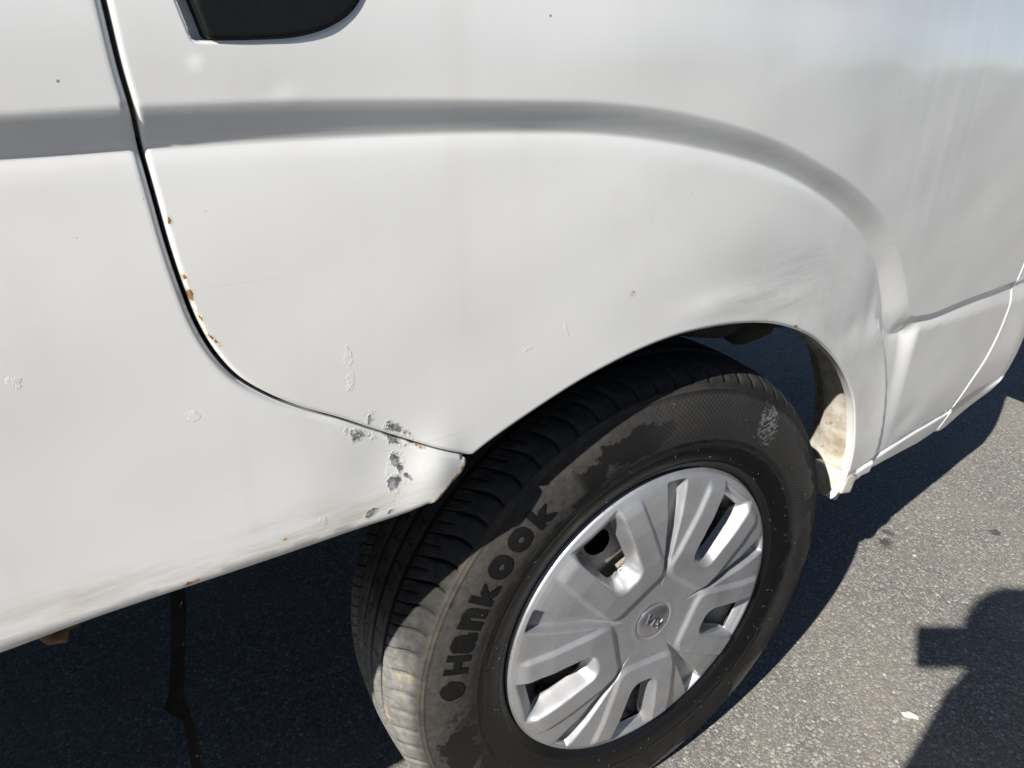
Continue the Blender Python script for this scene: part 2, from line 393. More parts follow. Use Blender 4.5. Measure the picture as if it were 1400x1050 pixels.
def offset_loop(poly, dist):
    p = np.asarray(poly); t = np.roll(p, -1, 0) - np.roll(p, 1, 0); t /= np.maximum(np.linalg.norm(t, axis=1)[:, None], 1e-9)
    return p + np.stack([-t[:, 1], t[:, 0]], 1) * dist

def build_panel(name, poly, rolls, mat, parent, hole=None, step=.007, flange=.022, refine=(), ybase=Yb, rel=True, yoff=0.):
    poly = np.asarray(poly)
    if np.sum(poly[:, 0] * np.roll(poly[:, 1], -1) - np.roll(poly[:, 0], -1) * poly[:, 1]) < 0: poly = poly[::-1]
    loops = [poly] + ([np.asarray(hole)] if hole is not None else [])
    def yfun(Q):
        y = ybase(Q[:, 0], Q[:, 1]) + yoff
        if rel: y = y + relief(Q)
        for pl, r in rolls:
            q = dist_pl(Q, pl, cap=r); mm = q < r
            y[mm] += roll(q[mm], r)
        return y
    lo = poly.min(0); hi = poly.max(0)
    xs = np.arange(lo[0], hi[0], step); zs = np.arange(lo[1], hi[1], step)
    XX, ZZ = np.meshgrid(xs, zs); XX = XX + (np.arange(len(zs)) % 2)[:, None] * step * .5
    G = np.stack([XX.ravel(), ZZ.ravel()], 1)
    far = G[:, 0] < -.75; G = G[~far | ((np.round(G[:, 0] / step).astype(int) % 5 == 0) & (np.round(G[:, 1] / step).astype(int) % 2 == 0))]
    up = G[:, 1] > 1.1; G = G[~up | (np.round(G[:, 1] / step).astype(int) % 5 == 0)]
    G = G[inside(G, poly)]
    if hole is not None: G = G[~inside(G, np.asarray(hole))]
    allb = [np.vstack([l, l[:1]]) for l in loops]
    dmin = np.min([dist_pl(G, b, cap=.008) for b in allb], axis=0)
    G = G[dmin > .0075]
    extra = []
    for li, l in enumerate(loops):
        for o in (.0010, .0022, .0037, .0055):
            q = offset_loop(l, o); 
            if li: 
                q2 = offset_loop(l, -o); q = q2 if inside(q[:3], l).all() else q
            extra.append(q)
    for pl, offs in refine:
        for o in offs:
            t = np.gradient(pl, axis=0); t /= np.linalg.norm(t, axis=1)[:, None]
            extra.append(pl + np.stack([-t[:, 1], t[:, 0]], 1) * o)
    for (cx, cz, rx, rz, a) in GREY + PEEL + RUST:
        R_ = max(rx, rz) * 1.5; gx_, gz_ = np.meshgrid(np.arange(cx - R_, cx + R_, .0022), np.arange(cz - R_, cz + R_, .0022)); q = np.stack([gx_.ravel(), gz_.ravel()], 1)
        extra.append(q[field(q, [(cx, cz, rx * 1.7 + .002, rz * 1.7 + .002, a)]) > 0])
    E_ = np.vstack(extra); E_ = E_[inside(E_, poly)]
    if hole is not None: E_ = E_[~inside(E_, np.asarray(hole))]
    E_ = E_[np.min([dist_pl(E_, b, cap=.001) for b in allb], axis=0) > .0008]
    key = np.round(np.vstack([E_, G]) / .0009).astype(int); _, ui = np.unique(key, axis=0, return_index=True); EG = np.vstack([E_, G])[np.sort(ui)]
    nb = 0; edges = []; bp = []; cons = []
    for l in loops:
        k = len(l); edges += [(nb + i, nb + (i + 1) % k) for i in range(k)]; nb += k; bp.append(l)
    for pl, offs in refine:
        if 0.0 not in offs: continue
        ok = inside(pl, poly) & (np.min([dist_pl(pl, b, cap=.002) for b in allb], axis=0) > .0015)
        if hole is not None: ok &= ~inside(pl, np.asarray(hole))
        idx = np.where(ok)[0]; EG = EG[dist_pl(EG, pl, cap=.002) > .0011]
        edges += [(nb + k, nb + k + 1) for k in range(len(idx) - 1) if idx[k + 1] == idx[k] + 1]; cons.append(pl[idx]); nb += len(idx)
    P = np.vstack(bp + cons + [EG])
    res = delaunay_2d_cdt([Vector(p) for p in P], edges, [], 0, 1e-7)
    V = np.array([tuple(v) for v in res[0]]); T = np.array([(f[0], f[k], f[k + 1]) for f in res[2] for k in range(1, len(f) - 1)])
    cen = V[T].mean(1); k = inside(cen, poly)
    if hole is not None: k &= ~inside(cen, np.asarray(hole))
    T = T[k]
    y = yfun(V); e = .0006
    dyx = (yfun(V + [e, 0]) - yfun(V - [e, 0])) / (2 * e); dyz = (yfun(V + [0, e]) - yfun(V - [0, e])) / (2 * e)
    lim = 2.5; dyx = np.clip(dyx, -lim, lim); dyz = np.clip(dyz, -lim, lim)
    N = np.stack([dyx, -np.ones(len(V)), dyz], 1); N /= np.linalg.norm(N, axis=1)[:, None]
    verts = [(a, b, c) for (a, c), b in zip(V, y)]; faces = [tuple(t) for t in T]; normals = [tuple(q) for q in N]
    # make faces look outwards (-y)
    a, b, c = (np.array(verts)[T[:, i]] for i in range(3)); fl = np.cross(b - a, c - a)[:, 1] > 0
    faces = [f[::-1] if q else f for f, q in zip(faces, fl)]
    for l in loops:
        ly = yfun(l); k0 = len(verts); n = len(l)
        t = np.roll(l, -1, 0) - np.roll(l, 1, 0); t /= np.linalg.norm(t, axis=1)[:, None]
        nn = np.stack([t[:, 1], -t[:, 0]], 1)
        for (px, pz), q, m in zip(l, ly, nn):
            verts += [(px, q, pz), (px, q + flange, pz)]; normals += [(m[0], 0, m[1])] * 2
        for i in range(n):
            j = (i + 1) % n; faces.append((k0 + 2 * i, k0 + 2 * i + 1, k0 + 2 * j + 1, k0 + 2 * j))
    me = bpy.data.meshes.new(name); me.from_pydata(verts, [], faces); me.update()
    me.polygons.foreach_set('use_smooth', np.ones(len(me.polygons), bool))
    me.normals_split_custom_set_from_vertices(normals)
    VV = np.array(verts)[:, [0, 2]]; worst = np.full(len(VV), -1.)
    for nm, it in (('chip', GREY), ('peel', PEEL), ('rust', RUST)):
        f_ = field(VV, it); worst = np.maximum(worst, f_); at = me.attributes.new(nm, 'FLOAT', 'POINT'); at.data.foreach_set('value', f_.astype(np.float32))
    o = link(name, me, mat, parent); me.materials.append(WORN)
    me.polygons.foreach_set('material_index', np.array([1 if max(worst[i] for i in f) > -.95 else 0 for f in faces], np.int32)); me.update()
    return o

def shift(pl, d):
    """offset a polyline to its left by d (d may be an array)"""
    t = np.gradient(pl, axis=0); t /= np.linalg.norm(t, axis=1)[:, None]
    return pl + np.stack([-t[:, 1], t[:, 0]], 1) * np.reshape(d, (-1, 1))

# seam half gaps: wide at the top, closing towards the arch
g = np.interp(SEAM[:, 1], [.66, .72, .78, .9, 1.3], [.0009, .0011, .0013, .0013, .0014])
door_edge = shift(SEAM, g); body_edge = shift(SEAM, -g)
door_edge = np.vstack([door_edge[:-2], [(-.2690, .6545)]]); body_edge = np.vstack([body_edge[:-3], [(-.2790, .6570)]])
SILL = catmull([(-.2790, .6570), (-.2745, .6525), (-.2757, .6470), (-.2914, .6335), (-.3030, .6225), (-.3180, .6185), (-.3380, .6175), (-.3658, .6178), (-.4231, .6176), (-.4839, .6182), (-.5462, .6185), (-.6017, .6165), (-.75, .616)], .003)
body_poly = np.vstack([body_edge, SILL[1:], line([(-.75, .616), (-1.6, .616), (-2.6, .62)], .03)[1:], line([(-2.6, .62), (-2.6, 1.34)], .05)[1:], line([(-2.6, 1.34), (-.5, 1.34)], .05)[1:]])
side = build_panel('side_panel', body_poly, [(body_edge, .0042), (SILL[SILL[:, 0] > -.312], .0035), (SILL[SILL[:, 0] <= -.310], .0085)], PAINT, van, refine=[(c[(c[:, 0] > -.7) & (c[:, 0] < -.45)], (.0, .0018, -.0018, .004, -.004)) for c in (BOT, TOP)])
tag(side, 'white side panel behind the door, chipped at its front corner and dirty along the lower edge')

SEAMR = catmull([(.990, 1.34), (.990, 1.0), (.988, .75), (.985, .6206), (.974, .5814), (.978, .536), (.9652, .4885), (.9370, .4499), (.885, .4087), (.8345, .359), (.8120, .3213)], .003)
TIP = np.array([(.4187, .3927), (.4190, .375), (.412, .355), (.4026, .3430)])
LOW = line([(.4026, .3430), (.425, .349), (.4736, .3600), (.56, .350), (.7219, .3245), (.8090, .3190)], .003)
door_poly = np.vstack([door_edge, ARCH[1:], catmull(TIP, .005)[1:], LOW[1:], SEAMR[::-1][1:], line([(.990, 1.34), (-.47, 1.34)], .03)[1:-1]])
HANDLE = np.vstack([line([(-.4470, 1.045), (-.4429, .9772), (-.4385, .9598)], .003)[:-1], line([(-.4385, .9598), (-.4370, .9588)], .002)[:-1], catmull([(-.4370, .9588), (-.425, .9588), (-.4054, .9596), (-.3850, .9612), (-.3700, .9645), (-.3586, .9690), (-.3469, .9765), (-.3396, .9860), (-.335, 1.003), (-.335, 1.025), (-.345, 1.042), (-.37, 1.050), (-.43, 1.050)], .003)[:-1]])
door = build_panel('door', door_poly, [(door_edge, .0026), (ARCH, .0040), (SEAMR, .003), (LOW, .004), (np.vstack([HANDLE, HANDLE[:1]]), .0016)], PAINT, van, hole=HANDLE, flange=.010,
                   refine=[(TOP[(TOP[:, 0] > .48) & (TOP[:, 0] < 1.0)], (.0, -.0014, -.0028, -.0045, .0015)), (TOP[(TOP[:, 0] > -.47) & (TOP[:, 0] < .5)], (.0, .0018, -.0018, .004, -.004)), (BOT[(BOT[:, 0] > -.47) & (BOT[:, 0] < .5)], (.0, .0018, -.0018, .004, -.004)), (SILLF[(SILLF[:, 0] > .45)], (-.003, -.0015, .0, .0015, .003, .0045))])
tag(door, 'white door panel with raised wheel arch line and a rub mark above the tyre')

# door handle: black flap almost flush in a shallow painted recess whose floor shows at its rear end
HC = np.array((-.385, 1.0)); rows = []
for f_, dy in ((1.015, .0075), (.97, .0085), (.5, .009), (.0, .009)):
    q = HC + (HANDLE - HC) * f_; rows.append(np.stack([q[:, 0], Yb(q[:, 0], q[:, 1]) + dy, q[:, 1]], 1))
grid_mesh('handle_recess', np.stack(rows, 1), PAINT, door, wrap=True)
rows = []
for inx, inz, dy in ((.0062, .0008, .0085), (.0074, .0008, .0020), (.0078, .0009, -.0004), (.0083, .0013, -.0013), (.0092, .0024, -.0017)):
    q = HANDLE.copy(); lf = S((-.395 - q[:, 0]) / .034)
    q[:, 0] += inx * lf - (inx - .0055) * S((q[:, 0] + .37) / .03); q[:, 1] += inz * S((.99 - q[:, 1]) / .02) - inz * S((q[:, 1] - 1.03) / .015)
    rows.append(np.stack([q[:, 0], Yb(q[:, 0], q[:, 1]) + dy, q[:, 1]], 1))
for f_ in (.97, .93, .8, .5, .2, .0):
    q = rows[4][:, [0, 2]]; q = HC + (q - HC) * f_; rows.append(np.stack([q[:, 0], Yb(q[:, 0], q[:, 1]) - .0018 + .0 * f_, q[:, 1]], 1))
grid_mesh('door_handle', np.stack(rows, 1), BLACKPL, door, wrap=True)

# front corner piece beyond the second seam, proud of the door so its edge catches the light
FL = np.vstack([shift(SEAMR, np.full(len(SEAMR), .0034))])
def Yf(x, z): return Yb(x, z) - .0004 + .9 * np.clip(x - 1.08, 0, 9) ** 2 - .0012 * S((.60 - z) / .2) - .004 * S((x - .95) / .2)
FLOW = catmull([(.8150, .3190), (.8381, .3086), (.93, .316), (1.0057, .3230), (1.08, .330), (1.15, .350), (1.2207, .395), (1.30, .43)], .008)
front_poly = np.vstack([FL, FLOW[1:], line([(1.30, .43), (1.30, 1.34), (.996, 1.34)], .03)[1:-1]])
front = build_panel('front_corner_panel', front_poly, [(FL, .003), (FLOW, .006)], PAINT, van, ybase=Yf, step=.011, flange=.02)

# inner skin of the wheel arch: outer lip flange plus a dirty cream closing plate at the front of the arch
arc = ARCH[ARCH[:, 0] > .255]; arc = np.vstack([arc, [(.4190, .375)]])
t = np.gradient(arc, axis=0); t /= np.linalg.norm(t, axis=1)[:, None]; no = np.stack([-t[:, 1], t[:, 0]], 1)
rows = []
for o, dy in ((.003, .0085), (.004, .011), (.022, .013), (.026, .022), (.020, .042), (.016, .062), (.028, .076), (.034, .092)):
    q = arc + no * o + np.stack([0 * arc[:, 0], .0025 * np.sin(arc[:, 1] * 70)], 1); rows.append(np.stack([q[:, 0], Yb(arc[:, 0], arc[:, 1]) + dy, q[:, 1]], 1))
inner = grid_mesh('inner_arch_plate', np.stack(rows, 1), CREAM, van)
bm = bmesh.new()
for (c, sz, rz) in (((.434, .048, .362), (.030, .060, .034), .25), ((.440, .056, .340), (.014, .045, .036), .35)):
    add_box(bm, c, sz, Matrix.Rotation(rz, 3, 'Y'))
bm_obj('arch_bracket', bm, CREAM, van, smooth=False, bevel=.004)
# dark liner over the rest of the arch
arc = ARCH[(ARCH[:, 0] < .27)]
t = np.gradient(arc, axis=0); t /= np.linalg.norm(t, axis=1)[:, None]; no = np.stack([-t[:, 1], t[:, 0]], 1)
rows = [np.stack([(arc + no * o)[:, 0], Yb(arc[:, 0], arc[:, 1]) + dy, (arc + no * o)[:, 1]], 1) for o, dy in ((.003, .009), (.015, .014), (.02, .10), (.02, .20), (-.02, .34))]
grid_mesh('arch_liner', np.stack(rows, 1), DARKMET, van)
# spring and hub carrier seen as dark lumps above the tyre
bm = bmesh.new()
tube(bm, [(.30, .20, .66), (.33, .20, .60), (.36, .21, .575), (.40, .22, .572), (.44, .24, .60), (.46, .25, .68)], [.03, .034, .030, .033, .03, .03], 12)
tube(bm, [(.08, .16, .68), (.18, .17, .630), (.27, .19, .610), (.40, .22, .585), (.52, .23, .57), (.60, .24, .60)], [.03, .022, .030, .024, .032, .03], 12)
tube(bm, [(.44, .30, .60), (.50, .30, .525), (.56, .32, .51), (.62, .33, .56)], [.022, .026, .03, .02], 10)
for k in range(7):
    a = k * .9; tube(bm, [(.0 + .05 * math.cos(a + q * .5), .26 + .05 * math.sin(a + q * .5), .42 + .045 * (k + q * .08)) for q in range(13)], .008, 6, False)
bm_obj('suspension', bm, DARKMET, van)

# black frame rail, floor, roof, far side and ends: they close the body so that the shade under it is real
def box_part(name, c, size, mat, bevel=.02):
    bm = bmesh.new(); add_box(bm, c, size); return bm_obj(name, bm, mat, van, smooth=False, bevel=bevel)
box_part('floor', (-1.03, .84, .735), (3.10, 1.46, .05), DARKMET)
box_part('front_floor', (.86, .86, .60), (.72, 1.40, .05), DARKMET)
for y in (.42, 1.20): box_part('frame_rail', (-.95, y, .62), (3.3, .07, .14), DARKMET, .008)
box_part('axle', (0, .82, .34), (.09, 1.30, .09), DARKMET, .015)
box_part('roof', (-.68, .83, 1.99), (3.80, 1.50, .06), PAINT, .028)
bm = bmesh.new()
for k in range(2):
    x0, x1 = ((-2.55, -.55), (-.5, .95))[k]
    y0 = [.0, .0][k]
    v = [bm.verts.new(p) for p in ((x0, -.008 + .02 * k, 1.335), (x1, .0 + .07 * k, 1.335), (x1 - .25 * k, .10 + .05 * k, 1.965), (x0, .09, 1.965))]
    bm.faces.new(v)
bmesh.ops.solidify(bm, geom=list(bm.faces), thickness=-.006)
bm_obj('window', bm, plain('window_glass', (.01, .012, .013), .06, var=0.), van, smooth=False)
P = np.array([[(x, 1.60 - .05 * S((x - .2) / 1.) - .09 * np.clip((z - 1.3) / .65, 0, 1), z) for z in np.linspace(.55, 1.96, 12)] for x in np.linspace(-2.6, 1.15, 24)])
grid_mesh('far_side_panel', P[::-1], PAINT, van)
P = np.array([[(1.30 + .04 * math.sin(math.pi * t_) - np.clip((z - 1.1) / .85, 0, 1) * .55, .09 + t_ * 1.46, z) for z in np.linspace(.50, 1.96, 14)] for t_ in np.linspace(0, 1, 16)])
grid_mesh('front_panel', P, PAINT, van)
P = np.array([[(-2.6, -.03 + t_ * 1.6 + (.08 - .16 * t_) * np.clip((z - 1.3) / .65, 0, 1), z) for z in np.linspace(.62, 1.96, 8)] for t_ in np.linspace(0, 1, 8)])
grid_mesh('rear_panel', P[::-1], PAINT, van)

# hanging rubber strip and rusty bracket under the sill
def make_strip():
    M = NT('weathered_rubber'); c = M.mix(M.step(M.noise(45, 4, .7), .66, .72), (.003, .003, .0035), (.30, .30, .33))
    M.set(Base_Color=c, Roughness=.75, Specular_IOR_Level=.15, Normal=M.bump(M.noise(120, 4), .5, .001)); return M.m
RUB = make_strip()
pts = [(-.488, .085, .60), (-.492, .083, .555), (-.497, .080, .515), (-.503, .082, .480), (-.512, .076, .440), (-.516, .075, .427), (-.510, .076, .405), (-.509, .078, .380), (-.5115, .08, .345), (-.511, .085, .30), (-.512, .09, .22), (-.515, .09, .12)]
wid = [.013, .011, .013, .010, .011, .016, .007, .009, .008, .010, .010, .008]
V = []; F = []
for k, (p, w_) in enumerate(zip(pts, wid)):
    a = .5 + .25 * math.sin(k * 1.3); c, s_ = math.cos(a), math.sin(a)
    for (u, v) in ((-1, -.18), (.3, -.30), (1, -.12), (1, .18), (-1, .18)): V.append((p[0] + (u * c - v * s_) * w_ * .62, p[1] + (u * s_ + v * c) * w_ * .62, p[2]))
    if k:
        for q in range(5): F.append(((k - 1) * 5 + q, (k - 1) * 5 + (q + 1) % 5, k * 5 + (q + 1) % 5, k * 5 + q))
hs = mesh('hanging_strip', V, F, RUB, van, smooth=False); tag(hs, 'frayed black rubber strip hanging below the sill')
RUSTY = plain('rusty_steel', (.17, .085, .035), .85, bump=.6, bscale=120, col2=(.06, .03, .016))
bm = bmesh.new()
tube(bm, [(-.592, .04, .60), (-.588, .04, .578), (-.582, .04, .568), (-.575, .04, .566), (-.569, .04, .572), (-.566, .04, .60)], [.004, .006, .007, .007, .006, .004], 8)
add_box(bm, (-.579, .04, .585), (.018, .005, .030))
rb = bm_obj('rusty_bracket', bm, RUSTY, van); tag(rb, 'small rusty bracket below the sill')

# ------------------------------------------------------------------ wheel
RT = .327
def make_rubber():
    M = NT('tyre_rubber')
    X, Y, Z = M.sep()
    r = M.math('SQRT', M.math('ADD', M.math('MULTIPLY', X, X), M.math('MULTIPLY', Z, Z)))
    th = M.math('ARCTAN2', Z, X)
    side = M.step(Y, .032, .022)
    n = M.noise(13, 4, .6)
    fine = M.noise(140, 4, .65)
    dustc = M.mix(M.step(fine, .3, .7), (.034, .0315, .0295), (.056, .051, .046))
    dark = (.012, .0118, .0118)
    # dust is thickest at the rear of the wheel (left), thin at the front
    lf = M.step(X, .06, -.16)
    dusty = M.math('ADD', M.math('MULTIPLY', lf, .75), M.math('MULTIPLY', M.step(n, .40, .70), .16), clamp=True)
    dusty = M.math('MULTIPLY', dusty, M.step(r, .235, .262))
    c = M.mix(dusty, dark, dustc)
    # dressing runs: black shiny stains with ragged edges
    wn = M.noise(11, 5, .66, v=M.scale(loc=(.31, 0, .12)))
    wet = M.step(wn, .548, .562)
    wet = M.math('MULTIPLY', wet, M.step(r, .318, .300))
    band = M.step(M.math('ADD', r, M.math('MULTIPLY', M.math('SUBTRACT', M.noise(30, 4, .65), .5), .05)), .243, .238)
    acc = None
    for (cx, cz, rx, rz, a_) in ((-.055, .262, .055, .020, .2), (-.120, .236, .040, .022, .5), (-.168, .224, .020, .030, -.6), (-.264, -.058, .024, .050, .2), (-.235, -.115, .030, .030, 0), (.185, .205, .030, .036, .8), (.242, .130, .016, .060, .45), (.268, .02, .016, .06, .0), (.215, .17, .016, .04, .7), (.20, -.20, .02, .05, -.8), (.06, -.285, .05, .015, .2)):
        c_, s_ = math.cos(a_), math.sin(a_); dx = M.math('SUBTRACT', X, cx); dz = M.math('SUBTRACT', Z, cz)
        uu = M.math('ADD', M.math('MULTIPLY', dx, c_ / rx), M.math('MULTIPLY', dz, s_ / rx)); vv = M.math('ADD', M.math('MULTIPLY', dx, -s_ / rz), M.math('MULTIPLY', dz, c_ / rz))
        d_ = M.math('ADD', M.math('MULTIPLY', uu, uu), M.math('MULTIPLY', vv, vv)); acc = d_ if acc is None else M.math('MINIMUM', acc, d_)
    pat = M.step(M.math('ADD', M.math('SQRT', acc), M.math('MULTIPLY', M.math('SUBTRACT', M.noise(34, 5, .65), .5), 2.0)), .92, .84)
    wet = M.math('MAXIMUM', M.math('MULTIPLY', wet, .6), pat)
    wet = M.math('MAXIMUM', wet, band)
    lets = M.math('MULTIPLY', M.step(M.math('ABSOLUTE', M.math('SUBTRACT', th, 2.53)), .50, .44), M.step(M.math('ABSOLUTE', M.math('SUBTRACT', r, .2765)), .026, .020))
    wet = M.math('MULTIPLY', wet, M.math('SUBTRACT', 1., lets))
    wet = M.math('MULTIPLY', wet, side)
    c = M.mix(wet, c, (.0040, .0040, .0042))
    line_ = M.math('MULTIPLY', M.step(M.math('ABSOLUTE', M.math('SUBTRACT', r, .3059)), .0034, .0022), M.math('MULTIPLY', side, M.step(X, .15, -.1)))
    c = M.mix(M.math('MULTIPLY', line_, M.step(M.noise(40, 3), .35, .6, .1, .5)), c, (.085, .070, .053))
    ex = M.math('DIVIDE', M.math('SUBTRACT', X, .150), .022); ez = M.math('DIVIDE', M.math('SUBTRACT', Z, .232), .030)
    sc = M.math('ADD', M.math('ADD', M.math('MULTIPLY', ex, ex), M.math('MULTIPLY', ez, ez)), M.math('MULTIPLY', M.math('SUBTRACT', M.noise(60, 4, .7), .5), 2.2))
    scuff_glint = M.math('MULTIPLY', M.step(sc, .9, .6), M.step(M.noise(1, 4, .75, v=M.scale(sc=(150, 90, 300), rot=(0, .5, 0))), .46, .58))  # pale streaks stand in for a wet sun glint on scuffed rubber
    c = M.mix(M.math('MULTIPLY', scuff_glint, side), c, (.14, .14, .145))
    # tread: pale dust kept to the sunlit lower blocks, shaded rest painted darker
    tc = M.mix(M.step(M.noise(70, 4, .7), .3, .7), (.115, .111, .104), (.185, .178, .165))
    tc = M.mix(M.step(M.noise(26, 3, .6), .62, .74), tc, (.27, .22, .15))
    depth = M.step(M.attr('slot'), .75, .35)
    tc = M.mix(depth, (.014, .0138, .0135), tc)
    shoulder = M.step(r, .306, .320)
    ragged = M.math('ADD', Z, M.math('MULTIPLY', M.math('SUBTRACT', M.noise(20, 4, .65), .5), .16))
    lit_dust = M.math('MULTIPLY', M.step(ragged, .13, .02), M.step(X, .05, -.10))
    tdark = M.mix(depth, (.005, .005, .005), M.mix(M.step(M.noise(60, 4, .7), .35, .7), (.022, .0215, .021), (.042, .040, .038)))
    c = M.mix(shoulder, c, M.mix(lit_dust, tdark, tc))
    # diamond knurl on part of the sidewall
    k = 46.
    u = M.math('MULTIPLY', th, k * 3); v = M.math('MULTIPLY', r, k * 3 / .27)
    a = M.math('ABSOLUTE', M.math('SINE', M.math('ADD', u, v))); b = M.math('ABSOLUTE', M.math('SINE', M.math('SUBTRACT', u, v)))
    kn = M.math('MULTIPLY', M.step(M.math('MINIMUM', a, b), .18, .42), M.math('MULTIPLY', M.step(r, .244, .248), M.step(r, .300, .296)))
    kn = M.math('MULTIPLY', kn, M.step(M.math('ABSOLUTE', M.math('SUBTRACT', th, .55)), 1.25, 1.0))
    c = M.mix(M.math('MULTIPLY', M.math('MULTIPLY', kn, side), .22), c, (.085, .082, .078))
    nr = M.bump(M.noise(420, 3, .6), .18, .0005)
    nr = M.bump(M.noise(38, 4, .6), .25, .0022, nr)
    nr = M.bump(kn, .5, .0006, nr)
    ro = M.math('SUBTRACT', .82, M.math('MULTIPLY', wet, .38))
    ro = M.math('SUBTRACT', ro, M.math('MULTIPLY', M.math('SUBTRACT', 1., dusty), .12))
    M.set(Base_Color=c, Roughness=ro, Normal=nr, Specular_IOR_Level=M.math('ADD', .14, M.math('MULTIPLY', wet, .22)))
    return M.m
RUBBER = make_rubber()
PROF = [(.196, .016), (.2035, .007), (.212, .001), (.224, -.004), (.237, -.0068), (.250, -.0085), (.264, -.0090), (.278, -.0075), (.290, -.0045), (.299, -.0005), (.306, .0035), (.312, .0085), (.3175, .0150), (.3215, .0215), (.3245, .0290), (.3265, .0370), (.3285, .055), (.3300, .078), (.3305, .095)]
YM = .095
full = PROF + [(r, 2 * YM - y) for r, y in PROF[::-1][1:]]
PR = catmull(full, .0015)                    # (r, y)
NPITCH = 76
def make_tyre(parent, mat, res=12):
    pf = PR.copy(); r0, y0 = pf[:, 0], pf[:, 1]
    # concentric ridges
    for rc, h, wd in ((.2375, .0011, .0011), (.3040, .0018, .0010), (.3078, .0018, .0010), (.2460, .0004, .0012), (.2135, .0008, .0014)):
        y0 = y0 - np.where(y0 < .05, h * np.exp(-((r0 - rc) / wd) ** 2), 0)
    r0 = r0.copy()
    for gc, gw in ((.0575, .0058), (.0830, .0066), (.1085, .0066), (.1340, .0058)):
        r0 = r0 - .0070 * (1 - S((np.abs(y0 - gc) - gw * .45) / (gw * .35)))
    fr = np.array([0, .05, .075, .10, .125, .15, .30, .50, .55, .575, .60, .75])[:res]
    th = (np.arange(NPITCH)[:, None] + fr[None]).ravel() * 2 * math.pi / NPITCH
    TH = th[:, None] + 0 * r0[None]; RR = 0 * th[:, None] + r0[None]; YY = 0 * th[:, None] + y0[None]
    ph = np.tile(fr, NPITCH)[:, None] + 0 * RR
    pid = np.repeat(np.arange(NPITCH), len(fr))[:, None]
    sh = ((YY > .0055) & (YY < .053)) | ((YY > .137) & (YY < .1845))
    cut = np.where((ph > .06) & (ph < .12), 1., np.where((ph > .04) & (ph < .14) & (np.abs(YY - YM) > .060), .85, 0.))
    dep = np.where(YY < YM, S((YY - .005) / .004), S((.185 - YY) / .004))
    YS = YY.copy()
    RR = RR - np.where(sh, .0034 * cut * dep, 0)
    YY = YY + np.where(sh, .0040 * cut * dep * S((.034 - YS) / .02) - .0040 * cut * dep * S((YS - .156) / .02), 0)
    RR = RR - np.where(sh & (YY > .030) & (YY < .16), .0022 * np.where((ph > .56) & (ph < .6), 1, 0), 0)
    ribs = ((YY > .064) & (YY < .078)) | ((YY > .089) & (YY < .103)) | ((YY > .114) & (YY < .127))
    RR = RR - np.where(ribs, .0028 * np.where((ph > .56) & (ph < .6), 1, 0), 0)
    slant = (YY - .03) * 1.5 + .010 * np.sin((YY - .06) * 300) * (ribs)
    TH = TH + np.where((YY > .004) & (YY < .186), slant * np.clip((RR - .300) / .02, 0, 1), 0)
    # the tyre squats a little where it meets the ground
    Px = RR * np.cos(TH); Pz = RR * np.sin(TH)
    Pz = np.maximum(Pz, -RT + .001); 
    o = grid_mesh('tyre', np.stack([Px, YY, Pz], -1)[::-1], mat, parent, wrap=True)
    gr_ = np.zeros_like(YS)
    for gc, gw in ((.0575, .0058), (.0830, .0066), (.1085, .0066), (.1340, .0058)): gr_ = np.maximum(gr_, 1 - S((np.abs(YS - gc) - gw * .5) / (gw * .3)))
    sl_ = np.where(sh, np.where((ph > .06) & (ph < .12), 1., 0.) * dep, 0); thin = np.where(ribs | (sh & (YS > .030) & (YS < .16)), np.where((ph > .56) & (ph < .6), .8, 0), 0)
    at = o.data.attributes.new('slot', 'FLOAT', 'POINT'); at.data.foreach_set('value', np.maximum(np.maximum(gr_, sl_), thin)[::-1].reshape(-1).astype(np.float32))
    return o

def yprof(r):
    q = PR[(PR[:, 1] < .05)]; o = np.argsort(q[:, 0]); return np.interp(r, q[o, 0], q[o, 1])

def make_silver():
    M = NT('silver_wheel_paint')
    c = M.mix(M.step(M.noise(30, 4, .6), .3, .7), (.36, .363, .372), (.325, .328, .337))
    spots = M.step(M.noise(150, 4, .65), .60, .70)
    c = M.mix(M.math('MULTIPLY', spots, .35), c, (.20, .19, .18))
    dust = M.step(M.noise(14, 5, .7), .48, .72)
    c = M.mix(M.math('MULTIPLY', dust, .35), c, (.24, .225, .20))
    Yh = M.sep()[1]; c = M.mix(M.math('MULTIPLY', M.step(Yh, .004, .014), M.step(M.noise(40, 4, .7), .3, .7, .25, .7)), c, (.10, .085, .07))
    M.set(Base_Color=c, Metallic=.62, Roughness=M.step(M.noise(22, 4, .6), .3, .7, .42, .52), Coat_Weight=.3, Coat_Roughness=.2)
    return M.m
SILVER = make_silver()
CHROME = plain('chrome', (.80, .80, .81), .12, 1.0, var=.1)
def make_steel():
    M = NT('rusted_steel_wheel')
    n = M.noise(34, 5, .7)
    c = M.mix(M.step(n, .50, .64), (.50, .47, .39), (.24, .12, .045))
    c = M.mix(M.step(n, .60, .72), c, (.035, .02, .014))
    M.set(Base_Color=c, Roughness=.7, Normal=M.bump(n, .3, .001)); return M.m
STEEL = make_steel()

